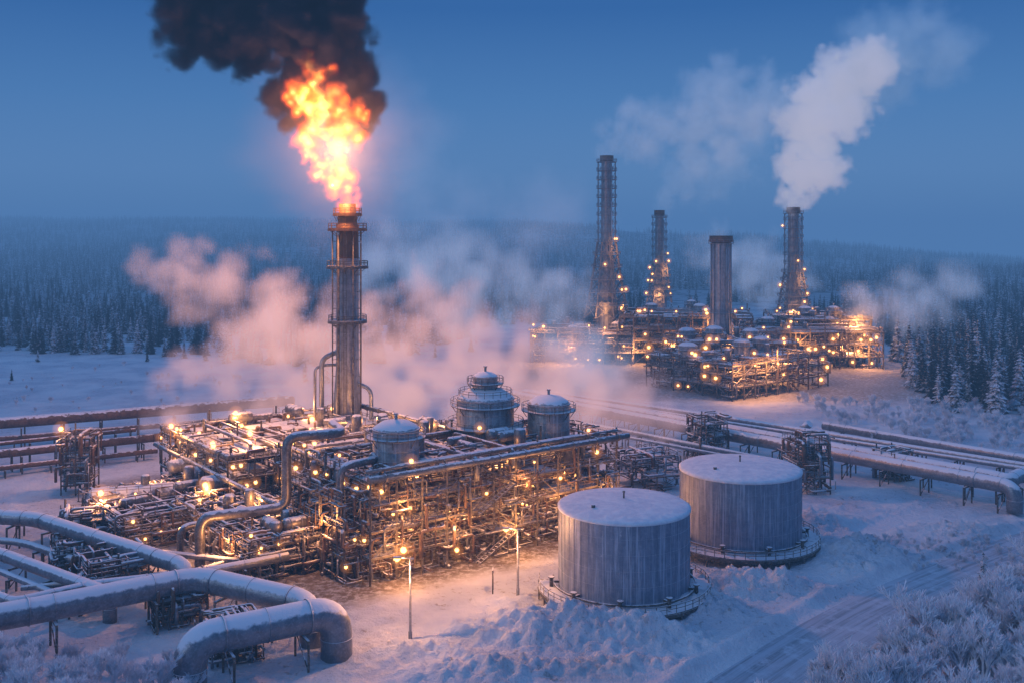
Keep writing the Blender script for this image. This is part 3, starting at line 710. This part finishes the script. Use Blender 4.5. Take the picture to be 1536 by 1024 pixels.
for (x,y,h) in[(72,152,7.5),(146,300,19),(152,312,22),(160,308,18),(139,312,17)]:
    e=empty('conifer_tree');me=conifer(int(x),.2);o_=bpy.data.objects.new('branches_and_trunk',me);sc.collection.objects.link(o_);o_.location=(x,y,hz(x,y)-.2);o_.scale=(h,h,h);o_.parent=e
# ------------------------------------------------------------ smoke, steam and flame volumes
def volmat(name,k,scol,ecol,ek,acol=None,ak=0,step=2.,zgrad=None):
    m,nt,o=newmat(name);vi=N(nt,'ShaderNodeVolumeInfo');d=math_(nt,'MULTIPLY',vi.outputs['Density'],k)
    s=N(nt,'ShaderNodeVolumeScatter');s.inputs[0].default_value=(*scol,1);L(nt,d,s.inputs['Density'])
    r=s
    if ek:
        e=N(nt,'ShaderNodeEmission');e.inputs[0].default_value=(*ecol,1);L(nt,math_(nt,'MULTIPLY',d,ek),e.inputs[1])  # emission imitates light scattered repeatedly inside the cloud
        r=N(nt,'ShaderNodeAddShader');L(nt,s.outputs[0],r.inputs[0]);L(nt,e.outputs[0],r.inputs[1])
    if ak:
        ab=N(nt,'ShaderNodeVolumeAbsorption');ab.inputs[0].default_value=(*acol,1);L(nt,math_(nt,'MULTIPLY',d,ak),ab.inputs['Density'])
        a=r;r=N(nt,'ShaderNodeAddShader');L(nt,a.outputs[0],r.inputs[0]);L(nt,ab.outputs[0],r.inputs[1])
    L(nt,r.outputs[0],o.inputs['Volume']);m.cycles.volume_step_rate=step;return m
def smoke(name,ctrls,mat,vox,ns,A,Bv,soft,seed,subs=5):
    rg=random.Random(seed);pts=[]
    for ctrl in ctrls:
        for p,q in zip(ctrl[:-1],ctrl[1:]):
            p=np.array(p,float);q=np.array(q,float);l=np.linalg.norm((q-p)[:3]);n=max(1,int(l/(.35*min(p[3],q[3]))))
            for i in range(n):
                c=p+(q-p)*i/n;pts.append(c)
                for _ in range(subs):
                    dd=np.array([rg.gauss(0,1) for _ in range(3)]);dd/=np.linalg.norm(dd)
                    pts.append(np.array([*(c[:3]+dd*c[3]*.72),c[3]*rg.uniform(.3,.6)]))
        pts.append(np.array(ctrl[-1],float))
    A_=np.array(pts);mg=A_[:,3].max()*.6
    lo=(A_[:,:3]-A_[:,3:4]).min(0)-mg*.5;hi=(A_[:,:3]+A_[:,3:4]).max(0)+mg*.5
    me=bpy.data.meshes.new(name);me.vertices.add(len(A_));me.vertices.foreach_set('co',A_[:,:3].astype(np.float32).ravel())
    at=me.attributes.new('rad','FLOAT','POINT');at.data.foreach_set('value',np.ascontiguousarray(A_[:,3]).astype(np.float32))
    ob=bpy.data.objects.new(name,me);sc.collection.objects.link(ob);me.materials.append(mat)
    ng=bpy.data.node_groups.new(name,'GeometryNodeTree');l=ng.links.new
    ng.interface.new_socket('Geometry',in_out='INPUT',socket_type='NodeSocketGeometry');ng.interface.new_socket('Geometry',in_out='OUTPUT',socket_type='NodeSocketGeometry')
    gi=ng.nodes.new('NodeGroupInput');go=ng.nodes.new('NodeGroupOutput');pos=ng.nodes.new('GeometryNodeInputPosition').outputs[0]
    sn=ng.nodes.new('GeometryNodeSampleNearest');l(gi.outputs[0],sn.inputs['Geometry']);l(pos,sn.inputs['Sample Position'])
    def samp(dt,val):
        s=ng.nodes.new('GeometryNodeSampleIndex');s.data_type=dt;l(gi.outputs[0],s.inputs['Geometry']);l(val,s.inputs['Value']);l(sn.outputs[0],s.inputs['Index']);return s.outputs[0]
    na=ng.nodes.new('GeometryNodeInputNamedAttribute');na.data_type='FLOAT';na.inputs['Name'].default_value='rad'
    r=samp('FLOAT',na.outputs[0]);c=samp('FLOAT_VECTOR',pos)
    ds=ng.nodes.new('ShaderNodeVectorMath');ds.operation='DISTANCE';l(pos,ds.inputs[0]);l(c,ds.inputs[1])
    d=math_(ng,'DIVIDE',ds.outputs['Value'],r)
    n=noise(ng,pos,ns,6,.62,.4)
    vo=ng.nodes.new('ShaderNodeTexVoronoi');vo.inputs['Scale'].default_value=ns*2.2
    wv=ng.nodes.new('ShaderNodeVectorMath');wv.operation='MULTIPLY_ADD'
    nn=ng.nodes.new('ShaderNodeTexNoise');nn.inputs['Scale'].default_value=ns*2;l(pos,nn.inputs['Vector'])
    l(nn.outputs['Color'],wv.inputs[0]);wv.inputs[1].default_value=(.5/ns,)*3;l(pos,wv.inputs[2]);l(wv.outputs[0],vo.inputs['Vector'])
    t1=math_(ng,'MULTIPLY',math_(ng,'SUBTRACT',n,.5),A);t2=math_(ng,'MULTIPLY',math_(ng,'SUBTRACT',.5,vo.outputs['Distance']),Bv)
    den=math_(ng,'DIVIDE',math_(ng,'ADD',math_(ng,'SUBTRACT',1.,d),math_(ng,'ADD',t1,t2)),soft,True)
    vc=ng.nodes.new('GeometryNodeVolumeCube');l(den,vc.inputs['Density']);vc.inputs['Min'].default_value=tuple(lo);vc.inputs['Max'].default_value=tuple(hi)
    for nm,k in zip(('X','Y','Z'),(0,1,2)):vc.inputs['Resolution '+nm].default_value=int(min(300,max(16,(hi-lo)[k]/vox)))
    sm=ng.nodes.new('GeometryNodeSetMaterial');sm.inputs['Material'].default_value=mat
    l(vc.outputs[0],sm.inputs[0]);l(sm.outputs[0],go.inputs[0])
    md=ob.modifiers.new('volume','NODES');md.node_group=ng;return ob
m,nt,o=newmat('flame');vi=N(nt,'ShaderNodeVolumeInfo');cr=N(nt,'ShaderNodeValToRGB');L(nt,vi.outputs['Density'],cr.inputs[0])
cr.color_ramp.elements[0].position=0;cr.color_ramp.elements[0].color=(1,.06,.003,1);cr.color_ramp.elements[1].position=1;cr.color_ramp.elements[1].color=(1,.46,.12,1)
e_=cr.color_ramp.elements.new(.6);e_.color=(1,.15,.012,1)
e=N(nt,'ShaderNodeEmission');L(nt,cr.outputs[0],e.inputs[0]);L(nt,math_(nt,'MULTIPLY',math_(nt,'POWER',vi.outputs['Density'],1.6),2.3),e.inputs[1])
ab=N(nt,'ShaderNodeVolumeAbsorption');L(nt,math_(nt,'MULTIPLY',vi.outputs['Density'],.45),ab.inputs['Density'])
a=N(nt,'ShaderNodeAddShader');L(nt,e.outputs[0],a.inputs[0]);L(nt,ab.outputs[0],a.inputs[1]);L(nt,a.outputs[0],o.inputs['Volume']);M_flame=m;m.cycles.volume_step_rate=1.6
smoke('flame',[[(fx,fy,62.6,3.),(fx-.3,fy,67,4.4),(fx-2,fy,73,7.2),(fx-4.5,fy,80,8.6),(fx-6.5,fy,87,8.),(fx-8,fy,94,5.)],[(fx-2,fy,72,4.6),(fx-7,fy,73,4.4),(fx-10.5,fy,77,2.6)],[(fx-7,fy,84,6),(fx-13,fy,90,3.6)],[(fx-2,fy,80,6),(fx+2.5,fy,86,3.4)],[(fx-7,fy-1,90,5),(fx-9,fy-1,98,3.2)]],M_flame,.4,.15,1.7,.7,1.15,3,3)
light((fx-2,fy-1,76),175000,(1,.38,.16),2.5,parent=fs)  # point light that stands for the flame
light((fx-2,fy-8,67),20000,(1,.34,.09),.2,parent=fs)  # added fill light that brightens the burner tip, no lamp there
M_blk=volmat('black_smoke',.6,(.09,.09,.13),(.06,.10,.2),.04,(.05,.05,.06),1.3,step=3.)
smoke('smoke_plume',[[(fx-6,fy+5,88,7),(fx-5,fy+6,94,10),(fx-9,fy+6,101,13),(fx-16,fy+6,108,16),(fx-25,fy+7,113,16),(fx-33,fy+7,111,13),(fx-39,fy+7,106,9)],[(fx-12,fy+6,104,13),(fx-7,fy+6,113,15),(fx-14,fy+6,125,17)],[(fx-28,fy+6,113,13),(fx-28,fy+6,126,17)],
   [(fx-2,fy+5,81,4.5),(fx+2,fy+5,86,6),(fx,fy+5,94,7)],[(fx-13,fy+4,84,4),(fx-16,fy+4,91,6),(fx-13,fy+4,98,8)]],M_blk,.9,.10,1.5,.9,.4,8)
M_glowmist=volmat('flare_glow_mist',.0055,(1,.95,.92),(0,0,0),0,step=5)
smoke('flare_glow_haze',[[(fx,fy,60,16),(fx-3,fy,78,28),(fx-6,fy,92,20)]],M_glowmist,2.5,.03,.8,0,1.8,30,0)  # thin scattering volume added to make a glow around the flame
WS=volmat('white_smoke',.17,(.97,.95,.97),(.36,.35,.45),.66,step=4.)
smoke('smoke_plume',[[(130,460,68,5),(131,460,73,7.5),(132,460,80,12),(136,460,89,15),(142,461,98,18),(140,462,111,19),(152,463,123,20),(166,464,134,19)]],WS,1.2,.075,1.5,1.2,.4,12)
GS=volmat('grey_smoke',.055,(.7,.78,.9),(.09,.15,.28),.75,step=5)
smoke('smoke_plume',[[(162,468,128,20),(176,470,140,24),(192,472,144,22),(208,474,139,15)],[(170,470,130,24),(180,470,138,24)]],GS,2.2,.05,1.6,1.,.8,13)
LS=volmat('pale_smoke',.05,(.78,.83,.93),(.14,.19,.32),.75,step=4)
smoke('smoke_plume',[[(42.8,450,92,5),(44,450,97,8),(50,451,102,12),(60,452,104,15),(74,453,103,17),(90,455,104,19),(106,458,110,20),(118,462,118,20)],[(84,455,108,14),(100,460,126,16)]],LS,1.8,.06,1.7,1.2,.6,14)
smoke('smoke_plume',[[(77,520,69,5),(79,520,74,7.5),(86,521,81,12),(98,522,88,16),(112,524,94,18),(124,525,102,18)]],GS,2.2,.06,1.5,1.,.8,15)
PS=volmat('pink_glow_steam',.075,(.97,.90,.89),(.62,.31,.28),.72,step=4.5)  # pink light of the flare put into the steam as emission
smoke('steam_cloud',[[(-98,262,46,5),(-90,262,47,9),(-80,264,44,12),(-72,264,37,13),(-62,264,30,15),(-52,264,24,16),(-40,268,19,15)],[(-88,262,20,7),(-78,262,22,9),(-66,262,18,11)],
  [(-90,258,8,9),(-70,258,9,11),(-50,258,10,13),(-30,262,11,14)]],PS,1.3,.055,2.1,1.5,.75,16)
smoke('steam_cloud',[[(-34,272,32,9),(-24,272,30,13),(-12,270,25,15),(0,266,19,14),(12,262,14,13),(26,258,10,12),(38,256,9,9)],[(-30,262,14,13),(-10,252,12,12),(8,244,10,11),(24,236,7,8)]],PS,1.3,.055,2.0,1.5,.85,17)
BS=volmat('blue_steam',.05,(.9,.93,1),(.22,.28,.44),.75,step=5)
smoke('steam_cloud',[[(-55,380,48,13),(-40,382,44,19),(-22,384,38,20),(-4,386,33,19),(12,388,31,17),(26,390,30,10)]],BS,2.4,.045,1.8,1.3,.8,18)
smoke('steam_cloud',[[(150,440,22,9),(165,442,24,13),(182,444,29,16),(200,446,34,13)],[(140,500,30,16),(110,520,42,18)],[(20,330,6,11),(34,340,9,12),(20,380,12,13)]],BS,2.4,.045,1.8,1.2,.9,19)
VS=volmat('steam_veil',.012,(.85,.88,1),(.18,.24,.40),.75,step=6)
smoke('steam_cloud',[[(-30,400,62,24),(-44,400,86,28),(-50,400,108,24)],[(-20,396,50,22),(14,400,60,28)]],VS,3,.035,1.5,.8,1.1,23)
# distance haze over the plain, its blue skylight put in as emission
m,nt,o=newmat('emissive_haze');ab=N(nt,'ShaderNodeVolumeAbsorption');ab.inputs[0].default_value=(0,0,0,1);ab.inputs['Density'].default_value=.00046
e=N(nt,'ShaderNodeEmission');e.inputs[0].default_value=(.078,.19,.42,1);e.inputs[1].default_value=.00046
a=N(nt,'ShaderNodeAddShader');L(nt,e.outputs[0],a.inputs[0]);L(nt,ab.outputs[0],a.inputs[1]);L(nt,a.outputs[0],o.inputs['Volume'])
me=bpy.data.meshes.new('emissive_haze');xs=9000
me.from_pydata([(x,y,z) for z in(-900,170) for x,y in((-xs,-700),(xs,-700),(xs,11000),(-xs,11000))],[],[(3,2,1,0),(4,5,6,7),(0,1,5,4),(1,2,6,5),(2,3,7,6),(3,0,4,7)])
me.materials.append(m);ho=bpy.data.objects.new('emissive_haze',me);sc.collection.objects.link(ho)
# ------------------------------------------------------------ sky and sun
w=bpy.data.worlds.new('World');sc.world=w;w.use_nodes=True;nt=w.node_tree;nt.nodes.clear()
o=nt.nodes.new('ShaderNodeOutputWorld');bg=nt.nodes.new('ShaderNodeBackground');L(nt,bg.outputs[0],o.inputs[0])
sk=N(nt,'ShaderNodeTexSky');sk.sky_type='NISHITA';sk.sun_disc=False;sk.sun_elevation=math.radians(3);sk.sun_rotation=math.radians(215)
tc=N(nt,'ShaderNodeTexCoord');sp=N(nt,'ShaderNodeSeparateXYZ');L(nt,tc.outputs['Generated'],sp.inputs[0])
cr=N(nt,'ShaderNodeValToRGB');L(nt,sp.outputs[2],cr.inputs[0]);E=cr.color_ramp.elements
E[0].position=0;E[0].color=(.11,.235,.46,1);E[1].position=1;E[1].color=(.12,.25,.56,1)
for p,c in((.06,(.105,.23,.48)),(.13,(.062,.18,.43)),(.22,(.022,.105,.33)),(.4,(.05,.15,.42))):
    q_=E.new(p);q_.color=(*c,1)
vm=N(nt,'ShaderNodeVectorMath',operation='MULTIPLY_ADD');L(nt,sk.outputs[0],vm.inputs[0]);vm.inputs[1].default_value=(.003,.008,.017);L(nt,cr.outputs[0],vm.inputs[2])
L(nt,vm.outputs[0],bg.inputs[0]);bg.inputs[1].default_value=1.
sl=bpy.data.lights.new('sun','SUN');sl.energy=.36;sl.angle=math.radians(12);sl.color=(.72,.82,1.)
so=bpy.data.objects.new('sun',sl);so.rotation_euler=(math.radians(68),0,math.radians(-52));sc.collection.objects.link(so)
# ------------------------------------------------------------ camera
cd=bpy.data.cameras.new('camera');cd.lens=35;cd.sensor_width=36;cd.shift_y=-162/1536;cd.clip_end=20000;cd.clip_start=.5
cam=bpy.data.objects.new('camera',cd);cam.location=(0,0,56);cam.rotation_euler=(math.radians(90),0,0);sc.collection.objects.link(cam);sc.camera=cam
